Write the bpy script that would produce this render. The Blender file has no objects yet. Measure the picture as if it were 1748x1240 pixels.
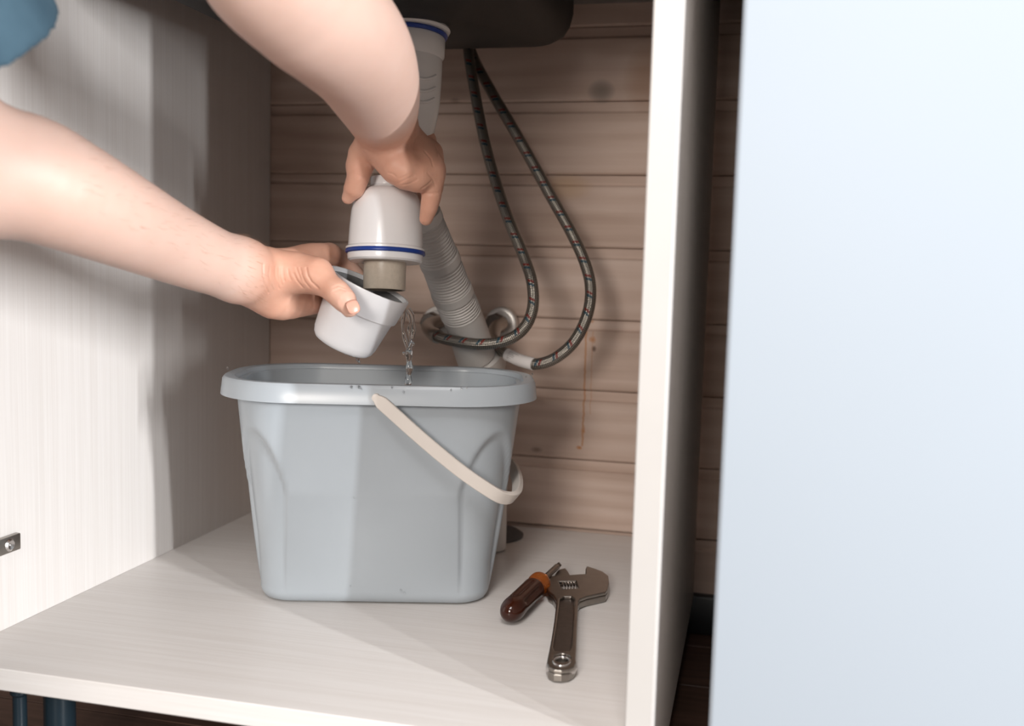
import bpy, bmesh, math, random
import numpy as np
from mathutils import Vector, Matrix

random.seed(7)
S = bpy.context.scene
COL = S.collection

# ------------------------------------------------------------------ camera
YAW, PITCH, ROLL, FPX = 0.23345714, 0.09585239, 0.02774022, 1710.56
CAM = np.array([0.0, -1.36, 0.49])
_fw = np.array([-math.sin(YAW) * math.cos(PITCH), math.cos(YAW) * math.cos(PITCH), -math.sin(PITCH)])
_r = np.cross(_fw, [0, 0, 1]); _r /= np.linalg.norm(_r)
_u = np.cross(_r, _fw)
_c, _s = math.cos(ROLL), math.sin(ROLL)
RIGHT, UP = _c * _r + _s * _u, -_s * _r + _c * _u
cd = bpy.data.cameras.new('camera')
cam = bpy.data.objects.new('camera', cd); COL.objects.link(cam)
M = Matrix.Identity(4)
for i in range(3):
    M[i][0], M[i][1], M[i][2], M[i][3] = RIGHT[i], UP[i], -_fw[i], CAM[i]
cam.matrix_world = M
cd.sensor_width = 36.0
cd.lens = FPX / 1748 * 36.0
cd.clip_start = 0.02
cd.dof.use_dof = True
cd.dof.focus_distance = 1.05
cd.dof.aperture_fstop = 3.8
S.camera = cam

# ------------------------------------------------------------------ light
S.view_settings.view_transform = 'Standard'
S.view_settings.look = 'None'
S.view_settings.gamma = 1.0
S.view_settings.use_curve_mapping = False
S.view_settings.exposure = 0.0
w = bpy.data.worlds.new('room_light'); S.world = w; w.use_nodes = True
bg = w.node_tree.nodes['Background']
bg.inputs['Color'].default_value = (1.0, 0.95, 0.91, 1)
bg.inputs['Strength'].default_value = 0.28


def area(name, loc, target, sx, sy, power, color):
    d = bpy.data.lights.new(name, 'AREA'); d.shape = 'RECTANGLE'
    d.size, d.size_y, d.energy, d.color = sx, sy, power, color
    o = bpy.data.objects.new(name, d); COL.objects.link(o)
    o.location = loc
    o.rotation_euler = (Vector(target) - Vector(loc)).to_track_quat('-Z', 'Y').to_euler()
    return o


area('window_light', (3.47, -2.46, 0.95), (-0.45, -0.42, 0.45), 0.06, 1.5, 172, (0.98, 0.99, 1.0))
area('second_window_light', (3.17, -2.95, 0.95), (-0.45, -0.42, 0.45), 0.06, 1.5, 80, (0.98, 0.99, 1.0))
area('room_lamp', (-0.35, -3.1, 1.08), (-0.35, 0.0, 0.5), 0.55, 0.55, 38, (1.0, 0.93, 0.86))


area('floor_fill_light', (-0.15, -2.1, 2.4), (-0.40, -0.45, 0.2), 1.0, 1.0, 47, (1.0, 0.975, 0.96))  # unseen overhead fill, added to brighten the cabinet floor

# ------------------------------------------------------------------ placing helpers
def ray(px, py):
    return _fw * FPX + RIGHT * (px - 874) - UP * (py - 620)


def AZ(px, py, depth):                       # pixel + depth along the view axis
    return CAM + ray(px, py) * (depth / FPX)


def AY(px, py, Y):                           # pixel on the plane y = Y
    d = ray(px, py)
    return CAM + d * ((Y - CAM[1]) / d[1])


def AF(px, py, Z):                           # pixel on a level plane
    d = ray(px, py)
    return CAM + d * ((Z - CAM[2]) / d[2])


# ------------------------------------------------------------------ object helpers
def empty(name, label, cat, loc=(0, 0, 0), group=None):
    o = bpy.data.objects.new(name, None); COL.objects.link(o)
    o.empty_display_size = 0.05
    o.location = loc
    o['label'] = label; o['category'] = cat
    if group: o['group'] = group
    return o


def tag(o, label, cat, group=None):
    o['label'] = label; o['category'] = cat
    if group: o['group'] = group
    return o


def link(name, me, mat=None, parent=None, label=None, kind=None):
    o = bpy.data.objects.new(name, me); COL.objects.link(o)
    if mat is not None:
        me.materials.clear(); me.materials.append(mat)
    if parent is not None:
        o.parent = parent
        o.matrix_parent_inverse = Matrix.Identity(4)
        if parent.type == 'EMPTY' or True:
            # children are modelled in world space: undo the parent's own place
            pm = Matrix.Identity(4); p = parent
            chain = []
            while p is not None:
                chain.append(p.matrix_basis.copy()); p = p.parent
            for m_ in reversed(chain): pm = pm @ m_
            o.matrix_basis = pm.inverted()
    if label: o['label'] = label
    if kind: o['kind'] = kind
    return o


def smooth(me, ang=40):
    for p in me.polygons: p.use_smooth = True
    try:
        me.set_sharp_from_angle(angle=math.radians(ang))
    except Exception:
        pass
    return me


def mesh(name, verts, faces, sm=None):
    me = bpy.data.meshes.new(name)
    me.from_pydata([tuple(map(float, v)) for v in verts], [], faces)
    me.update()
    if sm: smooth(me, sm)
    return me


def fixn(me):
    bm = bmesh.new(); bm.from_mesh(me)
    bmesh.ops.recalc_face_normals(bm, faces=bm.faces[:])
    bm.to_mesh(me); bm.free()
    return me


def box_mesh(name, lo, hi, bevel=0.0, seg=2):
    bm = bmesh.new()
    bmesh.ops.create_cube(bm, size=1.0)
    for v in bm.verts:
        for i in range(3):
            v.co[i] = lo[i] + (v.co[i] + 0.5) * (hi[i] - lo[i])
    if bevel:
        bmesh.ops.bevel(bm, geom=bm.edges[:], offset=bevel, segments=seg, profile=0.5, affect='EDGES')
    me = bpy.data.meshes.new(name); bm.to_mesh(me); bm.free()
    if bevel: smooth(me, 35)
    return me


def frame_from(axis):
    a = np.array(axis, float); a /= np.linalg.norm(a)
    h = np.array([0, 1, 0]) if abs(a[1]) < 0.9 else np.array([1, 0, 0])
    x = np.cross(h, a); x /= np.linalg.norm(x)
    return x, np.cross(a, x), a


def lathe(name, prof, base, axis, n=48, sm=35, hint=None):
    """prof: (radius, height along the axis); closes where radius is 0"""
    x, y, a = frame_from(axis)
    base = np.array(base, float)
    vs, fs, rows = [], [], []
    for r, h in prof:
        if r < 1e-6:
            rows.append([len(vs)]); vs.append(base + a * h)
        else:
            rows.append(list(range(len(vs), len(vs) + n)))
            for i in range(n):
                t = 2 * math.pi * i / n
                vs.append(base + a * h + (x * math.cos(t) + y * math.sin(t)) * r)
    for A, B in zip(rows, rows[1:]):
        if len(A) == 1 and len(B) == 1: continue
        for i in range(n):
            j = (i + 1) % n
            if len(A) == 1: fs.append((A[0], B[j], B[i]))
            elif len(B) == 1: fs.append((A[i], A[j], B[0]))
            else: fs.append((A[i], A[j], B[j], B[i]))
    me = mesh(name, vs, fs)
    fixn(me)
    return smooth(me, sm)


def catmull(P, step):
    P = [np.array(p, float) for p in P]
    P = [2 * P[0] - P[1]] + P + [2 * P[-1] - P[-2]]
    out = []
    for i in range(1, len(P) - 2):
        p0, p1, p2, p3 = P[i - 1:i + 3]
        for k in range(24):
            t = k / 24
            out.append(0.5 * (2 * p1 + (p2 - p0) * t + (2 * p0 - 5 * p1 + 4 * p2 - p3) * t * t + (3 * p1 - p0 - 3 * p2 + p3) * t ** 3))
    out.append(P[-2])
    out = np.array(out)
    L = np.concatenate([[0], np.cumsum(np.linalg.norm(np.diff(out[:, :3], axis=0), axis=1))])
    n = max(2, int(L[-1] / step) + 1)
    s = np.linspace(0, L[-1], n)
    return np.stack([np.interp(s, L, out[:, k]) for k in range(out.shape[1])], 1), s


def transport(P):
    T = np.gradient(P, axis=0); T /= np.linalg.norm(T, axis=1)[:, None]
    x, y, _ = frame_from(T[0])
    X = [x]
    for i in range(1, len(P)):
        v = X[-1] - T[i] * (X[-1] @ T[i]); v /= np.linalg.norm(v); X.append(v)
    X = np.array(X)
    return T, X, np.cross(T, X)


def tube(name, pts, radius, step=0.004, n=16, caps=True, sm=60, uv=False):
    P, s = catmull(pts, step)
    T, X, Y = transport(P)
    vs, fs = [], []
    m = len(P)
    for i in range(m):
        r = radius(s[i] / s[-1], s[i]) if callable(radius) else radius
        for k in range(n):
            t = 2 * math.pi * k / n
            vs.append(P[i] + (X[i] * math.cos(t) + Y[i] * math.sin(t)) * r)
    uvs = []
    for i in range(m - 1):
        for k in range(n):
            j = (k + 1) % n
            fs.append((i * n + k, i * n + j, (i + 1) * n + j, (i + 1) * n + k))
            uvs += [(k / n, s[i]), ((k + 1) / n, s[i]), ((k + 1) / n, s[i + 1]), (k / n, s[i + 1])]
    if caps:
        fs.append(tuple(range(n - 1, -1, -1))); fs.append(tuple(range((m - 1) * n, m * n)))
        uvs += [(0, 0)] * (2 * n)
    me = mesh(name, vs, fs, sm)
    if uv:
        l = me.uv_layers.new(name='tube')
        for a, b in zip(l.data, uvs): a.uv = b
    return me


def plate_bm(outline, holes, to_world, z0, z1, bm=None):
    """flat plate with holes, extruded from z0 to z1; to_world(u, v, z)"""
    bm = bm or bmesh.new()
    edges = []
    for loop in [outline] + holes:
        vs = [bm.verts.new(to_world(u, v, z0)) for u, v in loop]
        for a, b in zip(vs, vs[1:] + vs[:1]): edges.append(bm.edges.new((a, b)))
    res = bmesh.ops.triangle_fill(bm, use_beauty=True, use_dissolve=False, edges=edges)
    faces = [f for f in res['geom'] if isinstance(f, bmesh.types.BMFace)]
    ext = bmesh.ops.extrude_face_region(bm, geom=faces)
    d = Vector(to_world(0, 0, z1)) - Vector(to_world(0, 0, z0))
    for e in ext['geom']:
        if isinstance(e, bmesh.types.BMVert): e.co += d
    bmesh.ops.recalc_face_normals(bm, faces=bm.faces[:])
    return bm


def join_mesh(name, meshes, sm=None):
    bm = bmesh.new()
    for m in meshes: bm.from_mesh(m)
    me = bpy.data.meshes.new(name); bm.to_mesh(me); bm.free()
    if sm: smooth(me, sm)
    return me


# ------------------------------------------------------------------ materials
def nt(name):
    m = bpy.data.materials.new(name); m.use_nodes = True
    t = m.node_tree
    return m, t, t.nodes['Principled BSDF']


def lk(t, a, b): t.links.new(a, b)


def node(t, kind, **kw):
    n = t.nodes.new(kind)
    for k, v in kw.items(): setattr(n, k, v)
    return n


def math_(t, op, a, b=None, c=None, clamp=False):
    n = node(t, 'ShaderNodeMath', operation=op, use_clamp=clamp)
    for i, v in enumerate((a, b, c)):
        if v is None: continue
        if hasattr(v, 'is_linked'): lk(t, v, n.inputs[i])
        else: n.inputs[i].default_value = v
    return n.outputs[0]


def mixc(t, f, a, b):
    n = node(t, 'ShaderNodeMix', data_type='RGBA')
    for i, v in ((0, f), (6, a), (7, b)):
        if hasattr(v, 'is_linked'): lk(t, v, n.inputs[i])
        elif i == 0: n.inputs[i].default_value = v
        else: n.inputs[i].default_value = (*v, 1)
    return n.outputs[2]


def noise(t, vec, scale, detail=3, rough=0.55):
    n = node(t, 'ShaderNodeTexNoise')
    n.inputs['Scale'].default_value = scale; n.inputs['Detail'].default_value = detail
    n.inputs['Roughness'].default_value = rough
    if vec is not None: lk(t, vec, n.inputs['Vector'])
    return n.outputs['Fac']


def mapping(t, vec, sc):
    n = node(t, 'ShaderNodeMapping'); n.inputs['Scale'].default_value = sc
    lk(t, vec, n.inputs['Vector'])
    return n.outputs[0]


def ramp(t, fac, stops):
    n = node(t, 'ShaderNodeValToRGB')
    e = n.color_ramp.elements
    while len(e) < len(stops): e.new(0.5)
    for q, (p, c) in zip(e, stops):
        q.position = p; q.color = (*c, 1)
    lk(t, fac, n.inputs[0])
    return n.outputs[0]


def bump(t, b, h, strength, dist=0.001):
    n = node(t, 'ShaderNodeBump'); n.inputs['Strength'].default_value = strength
    n.inputs['Distance'].default_value = dist
    lk(t, h, n.inputs['Height']); lk(t, n.outputs[0], b.inputs['Normal'])


def plain(name, col, rough=0.4, metal=0.0, spec=0.5, var=0.06, nscale=30, coat=0.0, bmp=0.0, bscale=200, sss=0.0, trans=0.0, ior=1.45):
    m, t, b = nt(name)
    g = node(t, 'ShaderNodeNewGeometry').outputs['Position']
    f = noise(t, g, nscale)
    c = mixc(t, f, tuple(x * (1 - var) for x in col), tuple(min(1, x * (1 + var)) for x in col))
    lk(t, c, b.inputs['Base Color'])
    b.inputs['Roughness'].default_value = rough
    b.inputs['Metallic'].default_value = metal
    b.inputs['Specular IOR Level'].default_value = spec
    b.inputs['Coat Weight'].default_value = coat
    b.inputs['IOR'].default_value = ior
    b.inputs['Transmission Weight'].default_value = trans
    if sss:
        b.inputs['Subsurface Weight'].default_value = sss
        b.inputs['Subsurface Radius'].default_value = (1, 1, 1)
        b.inputs['Subsurface Scale'].default_value = 0.004
    if bmp: bump(t, b, noise(t, g, bscale), bmp)
    return m


def laminate(name, sc, lo, hi, rough=0.42):
    m, t, b = nt(name)
    g = node(t, 'ShaderNodeNewGeometry').outputs['Position']
    f1 = noise(t, mapping(t, g, sc), 1.0, 5, 0.65)
    f2 = noise(t, mapping(t, g, tuple(s * 0.22 for s in sc)), 1.0, 3)
    f = math_(t, 'ADD', math_(t, 'MULTIPLY', f1, 0.65), math_(t, 'MULTIPLY', f2, 0.35))
    c = ramp(t, f, [(0.33, lo), (0.62, hi)])
    lk(t, c, b.inputs['Base Color'])
    b.inputs['Roughness'].default_value = rough
    b.inputs['Specular IOR Level'].default_value = 0.35
    bump(t, b, f1, 0.10, 0.0006)
    return m


LAM_LO, LAM_HI = (0.672, 0.634, 0.605), (0.742, 0.712, 0.69)
M_LAM_V = laminate('whitewashed_laminate_upright', (420, 420, 5), LAM_LO, LAM_HI)
M_LAM_H = laminate('whitewashed_laminate_level', (7, 300, 300), LAM_LO, LAM_HI)
M_EDGE = plain('laminate_edging', (0.50, 0.48, 0.46), 0.45, var=0.03)


def pine():
    m, t, b = nt('whitewashed_pine')
    g = node(t, 'ShaderNodeNewGeometry').outputs['Position']
    oi = node(t, 'ShaderNodeObjectInfo')
    off = node(t, 'ShaderNodeCombineXYZ')
    lk(t, math_(t, 'MULTIPLY', oi.outputs['Random'], 40), off.inputs[0])
    lk(t, math_(t, 'MULTIPLY', oi.outputs['Random'], 17), off.inputs[1])
    va = node(t, 'ShaderNodeVectorMath', operation='ADD')
    lk(t, g, va.inputs[0]); lk(t, off.outputs[0], va.inputs[1])
    v = va.outputs[0]
    f1 = noise(t, mapping(t, v, (3.0, 60, 70)), 1.0, 5, 0.6)
    f2 = noise(t, mapping(t, v, (5, 30, 16)), 1.0, 2)
    wv = node(t, 'ShaderNodeTexWave', wave_type='BANDS', bands_direction='Z')
    wv.inputs['Scale'].default_value = 9; wv.inputs['Distortion'].default_value = 7
    wv.inputs['Detail'].default_value = 2; wv.inputs['Detail Scale'].default_value = 0.7
    lk(t, mapping(t, v, (0.35, 1, 1.3)), wv.inputs['Vector'])
    f = math_(t, 'ADD', math_(t, 'MULTIPLY', f1, 0.5), math_(t, 'MULTIPLY', wv.outputs['Fac'], 0.13))
    f = math_(t, 'ADD', f, math_(t, 'MULTIPLY', f2, 0.43))
    c = ramp(t, f, [(0.34, (0.46, 0.335, 0.27)), (0.54, (0.55, 0.415, 0.345)), (0.74, (0.63, 0.50, 0.43))])
    # knots
    vo = node(t, 'ShaderNodeTexVoronoi'); vo.inputs['Scale'].default_value = 1.0
    lk(t, mapping(t, v, (5.2, 0.0, 11)), vo.inputs['Vector'])
    kn = math_(t, 'SUBTRACT', 1.0, math_(t, 'DIVIDE', vo.outputs['Distance'], 0.055), clamp=True)
    c = mixc(t, math_(t, 'MULTIPLY', kn, 0.75), c, (0.10, 0.06, 0.045))
    # rust runs with a shape of their own, below the hose
    sp = node(t, 'ShaderNodeSeparateXYZ'); lk(t, g, sp.inputs[0])
    X, Z = sp.outputs[0], sp.outputs[2]
    wob = math_(t, 'MULTIPLY', math_(t, 'SUBTRACT', noise(t, mapping(t, g, (0, 0, 60)), 1.0, 2), 0.5), 0.006)
    tot = None
    for x0, z0, z1, wd, k in ((-0.2195, 0.245, 0.405, 0.0018, 0.85), (-0.2105, 0.29, 0.405, 0.0014, 0.40)):
        dx = math_(t, 'ABSOLUTE', math_(t, 'SUBTRACT', math_(t, 'ADD', X, wob), x0))
        a = math_(t, 'SUBTRACT', 1.0, math_(t, 'DIVIDE', dx, wd), clamp=True)
        a = math_(t, 'MULTIPLY', a, math_(t, 'GREATER_THAN', Z, z0))
        a = math_(t, 'MULTIPLY', a, math_(t, 'LESS_THAN', Z, z1))
        a = math_(t, 'MULTIPLY', a, k)
        tot = a if tot is None else math_(t, 'MAXIMUM', tot, a)
    nb = noise(t, g, 260, 2)
    for x0, z0, sx, sz, k in ((-0.2235, 0.2425, 0.0055, 0.0035, 1.0), (-0.2190, 0.2680, 0.003, 0.010, 0.8),
                              (-0.2105, 0.3935, 0.006, 0.006, 0.8), (-0.2125, 0.4180, 0.003, 0.003, .6)):
        dx = math_(t, 'DIVIDE', math_(t, 'SUBTRACT', X, x0), sx)
        dz = math_(t, 'DIVIDE', math_(t, 'SUBTRACT', Z, z0), sz)
        d = math_(t, 'ADD', math_(t, 'MULTIPLY', dx, dx), math_(t, 'MULTIPLY', dz, dz))
        d = math_(t, 'ADD', d, math_(t, 'MULTIPLY', nb, 1.4))
        a = math_(t, 'MULTIPLY', math_(t, 'SUBTRACT', 1.55, d, clamp=True), k)
        tot = math_(t, 'MAXIMUM', tot, a)
    inb = math_(t, 'LESS_THAN', X, -0.05)
    c = mixc(t, math_(t, 'MULTIPLY', tot, inb), c, (0.44, 0.165, 0.03))
    # grey smudge and brown damp patch on the upper board
    for x0, z0, sx, sz, col, k in ((-0.2105, 0.727, 0.020, 0.017, (0.17, 0.145, 0.125), 0.75), (-0.150, 0.742, 0.033, 0.05, (0.36, 0.20, 0.12), 0.55),
                                   (-0.208, 0.381, 0.0035, 0.005, (0.12, 0.07, 0.05), 0.9), (-0.255, 0.60, 0.04, 0.02, (0.52, 0.33, 0.17), 0.45)):
        dx = math_(t, 'DIVIDE', math_(t, 'SUBTRACT', X, x0), sx)
        dz = math_(t, 'DIVIDE', math_(t, 'SUBTRACT', Z, z0), sz)
        d = math_(t, 'ADD', math_(t, 'MULTIPLY', dx, dx), math_(t, 'MULTIPLY', dz, dz))
        a = math_(t, 'MULTIPLY', math_(t, 'SUBTRACT', 1.0, d, clamp=True), k)
        c = mixc(t, a, c, col)
    lk(t, c, b.inputs['Base Color'])
    b.inputs['Roughness'].default_value = 0.6
    b.inputs['Specular IOR Level'].default_value = 0.25
    bump(t, b, f1, 0.25, 0.0008)
    return m


M_PINE = pine()
M_DARKWOOD = laminate('dark_floor_wood', (6, 90, 90), (0.030, 0.016, 0.011), (0.10, 0.053, 0.038), 0.5)
M_BLACK = plain('black_plastic', (0.012, 0.013, 0.015), 0.4)
M_BLACKMETAL = plain('black_lacquered_leg', (0.012, 0.022, 0.030), 0.22, spec=0.6)
M_DOOR = plain('pale_blue_white_door', (0.40, 0.45, 0.505), 0.5, spec=0.25, var=0.012, nscale=5)
M_SINK = plain('charcoal_composite', (0.018, 0.017, 0.016), 0.55, bmp=0.25, bscale=900)
M_WHITE = plain('white_plastic', (0.84, 0.84, 0.85), 0.16, var=0.02, spec=0.5, sss=0.05)
M_WHITEPIPE = plain('white_pipe_plastic', (0.78, 0.77, 0.75), 0.25, var=0.03)
M_CUP = plain('white_cup_plastic', (0.80, 0.81, 0.835), 0.30, var=0.02)
M_BLUE = plain('blue_gasket', (0.012, 0.045, 0.26), 0.35)
M_TUBE = plain('stained_grey_plastic', (0.54, 0.475, 0.395), 0.35, var=0.14, nscale=240)
M_HOSE = plain('pale_grey_hose_plastic', (0.60, 0.575, 0.55), 0.42, var=0.06)
M_CHROME = plain('chrome', (0.70, 0.67, 0.64), 0.36, 0.55)
M_DULLMETAL = plain('dull_nickel', (0.40, 0.37, 0.34), 0.36, 1.0)
M_DARKRUBBER = plain('dark_grey_rubber', (0.07, 0.07, 0.075), 0.5)
M_BUCKET = plain('pale_blue_grey_plastic', (0.43, 0.475, 0.515), 0.27, var=0.02, sss=0.04)
M_BAIL = plain('off_white_plastic', (0.72, 0.665, 0.615), 0.42, var=0.04)
M_STEEL = plain('worn_steel', (0.30, 0.275, 0.25), 0.30, 1.0, var=0.14, nscale=90, bmp=0.06, bscale=500)
M_STEELDARK = plain('worn_steel_recess', (0.19, 0.165, 0.15), 0.42, 1.0, var=0.2, nscale=160)
M_BRIGHT = plain('polished_steel', (0.72, 0.70, 0.69), 0.22, 1.0)
M_HIGHLIGHT = plain('highlight_steel', (0.62, 0.59, 0.57), 0.38, 1.0)  # lighter steel, only for the painted highlight on the wrench end
M_LABEL = plain('white_paper_label', (0.78, 0.74, 0.72), 0.6, var=0.02)
M_INK = plain('grey_print', (0.22, 0.20, 0.19), 0.6)
M_BLADE = plain('blued_steel', (0.10, 0.085, 0.075), 0.35, 1.0)


def amber():
    m, t, b = nt('amber_plastic')
    g = node(t, 'ShaderNodeNewGeometry').outputs['Position']
    f = noise(t, g, 60)
    lk(t, mixc(t, f, (0.42, 0.10, 0.015), (0.60, 0.17, 0.03)), b.inputs['Base Color'])
    b.inputs['Roughness'].default_value = 0.12
    b.inputs['Transmission Weight'].default_value = 0.55
    b.inputs['IOR'].default_value = 1.49
    return m


M_AMBER = amber()
M_BROWNGRIP = plain('dark_brown_translucent_grip', (0.045, 0.0095, 0.0035), 0.13, spec=0.5, trans=0.2, ior=1.49)


def water_mat():
    m, t, b = nt('water')
    g = node(t, 'ShaderNodeNewGeometry').outputs['Position']
    b.inputs['Base Color'].default_value = (0.97, 0.98, 0.985, 1)
    b.inputs['Roughness'].default_value = 0.01
    b.inputs['IOR'].default_value = 1.33
    b.inputs['Transmission Weight'].default_value = 1.0
    bump(t, b, noise(t, g, 220), 0.35, 0.002)
    return m


M_WATER = water_mat()


def braid():
    m, t, b = nt('steel_braid')
    uv = node(t, 'ShaderNodeUVMap'); uv.uv_map = 'tube'
    sp = node(t, 'ShaderNodeSeparateXYZ'); lk(t, uv.outputs[0], sp.inputs[0])
    U, V = sp.outputs[0], sp.outputs[1]
    A = math_(t, 'ADD', math_(t, 'MULTIPLY', U, 10), math_(t, 'DIVIDE', V, 0.0042))
    B = math_(t, 'SUBTRACT', math_(t, 'MULTIPLY', U, 10), math_(t, 'DIVIDE', V, 0.0042))
    sa = math_(t, 'SINE', math_(t, 'MULTIPLY', A, 2 * math.pi))
    sb = math_(t, 'SINE', math_(t, 'MULTIPLY', B, 2 * math.pi))
    w_ = math_(t, 'MULTIPLY_ADD', math_(t, 'MULTIPLY', sa, sb), 0.5, 0.5)
    c = mixc(t, w_, (0.09, 0.08, 0.065), (0.40, 0.37, 0.33))
    fv = math_(t, 'FRACT', math_(t, 'ADD', math_(t, 'DIVIDE', V, 0.0225), math_(t, 'MULTIPLY', U, 1.0)))
    gate = math_(t, 'LESS_THAN', math_(t, 'FRACT', math_(t, 'MULTIPLY', U, 3.0)), 0.5)
    red = math_(t, 'MULTIPLY', math_(t, 'LESS_THAN', math_(t, 'ABSOLUTE', math_(t, 'SUBTRACT', fv, 0.2)), 0.065), gate)
    blu = math_(t, 'MULTIPLY', math_(t, 'LESS_THAN', math_(t, 'ABSOLUTE', math_(t, 'SUBTRACT', fv, 0.40)), 0.065), gate)
    c = mixc(t, red, c, (0.16, 0.018, 0.012)); c = mixc(t, blu, c, (0.015, 0.05, 0.07))
    lk(t, c, b.inputs['Base Color'])
    met = math_(t, 'SUBTRACT', 0.85, math_(t, 'MAXIMUM', red, blu), clamp=True)
    lk(t, met, b.inputs['Metallic'])
    b.inputs['Roughness'].default_value = 0.36
    bump(t, b, w_, 0.6, 0.0006)
    return m


M_BRAID = braid()


def skin_mat():
    m, t, b = nt('skin')
    g = node(t, 'ShaderNodeNewGeometry').outputs['Position']
    at = node(t, 'ShaderNodeAttribute'); at.attribute_name = 'hand'
    f = noise(t, g, 45, 3)
    arm = mixc(t, f, (0.65, 0.44, 0.36), (0.70, 0.495, 0.42))
    hand = mixc(t, f, (0.55, 0.275, 0.19), (0.68, 0.40, 0.295))
    c = mixc(t, at.outputs['Fac'], arm, hand)
    fine = noise(t, g, 500, 2)
    lk(t, c, b.inputs['Base Color'])
    b.inputs['Roughness'].default_value = 0.47
    b.inputs['Specular IOR Level'].default_value = 0.35
    b.inputs['Subsurface Weight'].default_value = 0.12
    b.inputs['Subsurface Radius'].default_value = (1.0, 0.35, 0.2)
    b.inputs['Subsurface Scale'].default_value = 0.006
    cr = noise(t, g, 130, 3)
    h = math_(t, 'ADD', math_(t, 'MULTIPLY', fine, 0.4), math_(t, 'MULTIPLY', cr, 0.8))
    bump(t, b, h, 0.11, 0.0010)
    return m


M_SKIN = skin_mat()
M_NAIL = plain('nail', (0.62, 0.33, 0.25), 0.25)
M_HAIR = plain('brown_hair', (0.09, 0.05, 0.03), 0.5)


def denim():
    m, t, b = nt('blue_cloth')
    g = node(t, 'ShaderNodeNewGeometry').outputs['Position']
    f = noise(t, g, 22, 4)
    lk(t, mixc(t, f, (0.018, 0.05, 0.08), (0.085, 0.16, 0.215)), b.inputs['Base Color'])
    b.inputs['Roughness'].default_value = 0.85
    bump(t, b, noise(t, g, 600), 0.3)
    return m


M_DENIM = denim()
M_TROUSER = plain('dark_trouser_cloth', (0.03, 0.035, 0.05), 0.9)

# ================================================================== SETTING
XL = -0.692                     # inner face of the left panel
ZF = 0.125                      # top of the cabinet floor
wall = link('wall_back', box_mesh('wall_back', (-1.5, 0.0057, -0.02), (1.4, 0.06, 1.5)), M_PINE)
wall['kind'] = 'structure'
PITCHZ, FACE0 = 0.0978, 0.0294
prof = [(0.0055, 0.0002), (0.0012, 0.0004), (-0.0006, 0.0012), (-0.0020, 0.0032), (-0.0020, 0.0812), (-0.0008, 0.0830), (0.0024, 0.0840), (0.0030, 0.0852), (0.0026, 0.0868), (0.0024, 0.0969), (0.0055, 0.0973)]
pv = [(x, y, z) for x in (-1.5, 1.4) for y, z in prof]
n_ = len(prof)
pf = [(i, i + n_, i + 1 + n_, i + 1) for i in range(n_ - 1)] + [tuple(range(n_)), tuple(range(2 * n_ - 1, n_ - 1, -1))]
plank_me = fixn(mesh('plank', pv, pf)); plank_me.materials.append(M_PINE)
for k in range(15):
    o = bpy.data.objects.new('plank', plank_me); COL.objects.link(o)
    o.parent = wall; o.location = (0, 0, FACE0 - PITCHZ + PITCHZ * (k))
floor = link('floor', box_mesh('floor', (-2.2, -2.4, -0.05), (1.4, 0.06, -0.009)), M_DARKWOOD)
floor['kind'] = 'structure'
fp = box_mesh('floor_plank', (-2.2, 0.0008, -0.009), (1.4, 0.1292, 0.0), 0.0012, 1)
fp.materials.append(M_DARKWOOD)
for k in range(19):
    o = bpy.data.objects.new('floor_plank', fp); COL.objects.link(o)
    o.parent = floor; o.location = (0, -2.4 + 0.13 * k, 0)
bb = link('baseboard_back', box_mesh('baseboard_back', (-1.5, -0.018, 0.0), (1.4, 0.0, 0.054), 0.004), M_BLACK)
bb['kind'] = 'structure'

# ================================================================== SINK CABINET
cab = empty('sink_cabinet', 'open kitchen sink cabinet of whitewashed laminate on black feet', 'cabinet', (-0.385, -0.3, 0))
FRONT = -0.634
link('side_panel', box_mesh('side_panel', (XL - 0.02, FRONT, 0.10), (XL, -0.004, 0.84), 0.0008, 1), M_LAM_V, cab)
dv = link('side_panel', box_mesh('side_panel', (-0.0795, -0.618, 0.048), (-0.0585, -0.020, 0.84), 0.0012, 2), M_LAM_V, cab,
          label='narrow upright panel at the right of the opening')
link('bottom_panel', box_mesh('bottom_panel', (XL, FRONT, ZF - 0.02), (-0.0796, -0.006, ZF), 0.0008, 1), M_LAM_H, cab)
ed = link('edge_band', box_mesh('edge_band', (-0.0790, -0.6195, 0.049), (-0.0590, -0.6179, 0.839), 0.0004, 1), M_EDGE, dv)
link('top_rail', box_mesh('top_rail', (XL, -0.61, 0.80), (-0.08, -0.592, 0.84), 0.001, 1), M_LAM_H, cab)


def leg(x, y, r):
    prof_ = [(0, 0), (r * 1.25, 0), (r * 1.25, 0.006), (r, 0.010), (r, 0.085), (r * 1.35, 0.088), (r * 1.35, ZF - 0.0202), (0, ZF - 0.0202)]
    return link('leg', lathe('leg', prof_, (x, y, 0), (0, 0, 1), 32), M_BLACKMETAL, cab)


p = AF(102, 1200, 0.085); 
leg(AY(102, 1215, -0.575)[0], -0.575, 0.0142)
leg(AY(34, 1215, -0.60)[0], -0.60, 0.0062)
leg(-0.135, -0.56, 0.0142)
leg(-0.135, -0.075, 0.0105)
# hinge plate on the left panel
hp = link('hinge_plate', box_mesh('hinge_plate', (XL, -0.612, 0.2005), (XL + 0.0055, -0.535, 0.2170), 0.0012, 2), M_DULLMETAL, cab,
          label='metal hinge mounting plate with a screw')
link('screw', lathe('screw', [(0, 0.0022), (0.0012, 0.0010), (0.0045, 0.0018), (0.0062, 0.0004), (0.0062, -0.001), (0, -0.001)], (XL + 0.0057, -0.5505, 0.2088), (1, 0, 0), 24), M_BRIGHT, hp)
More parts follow.
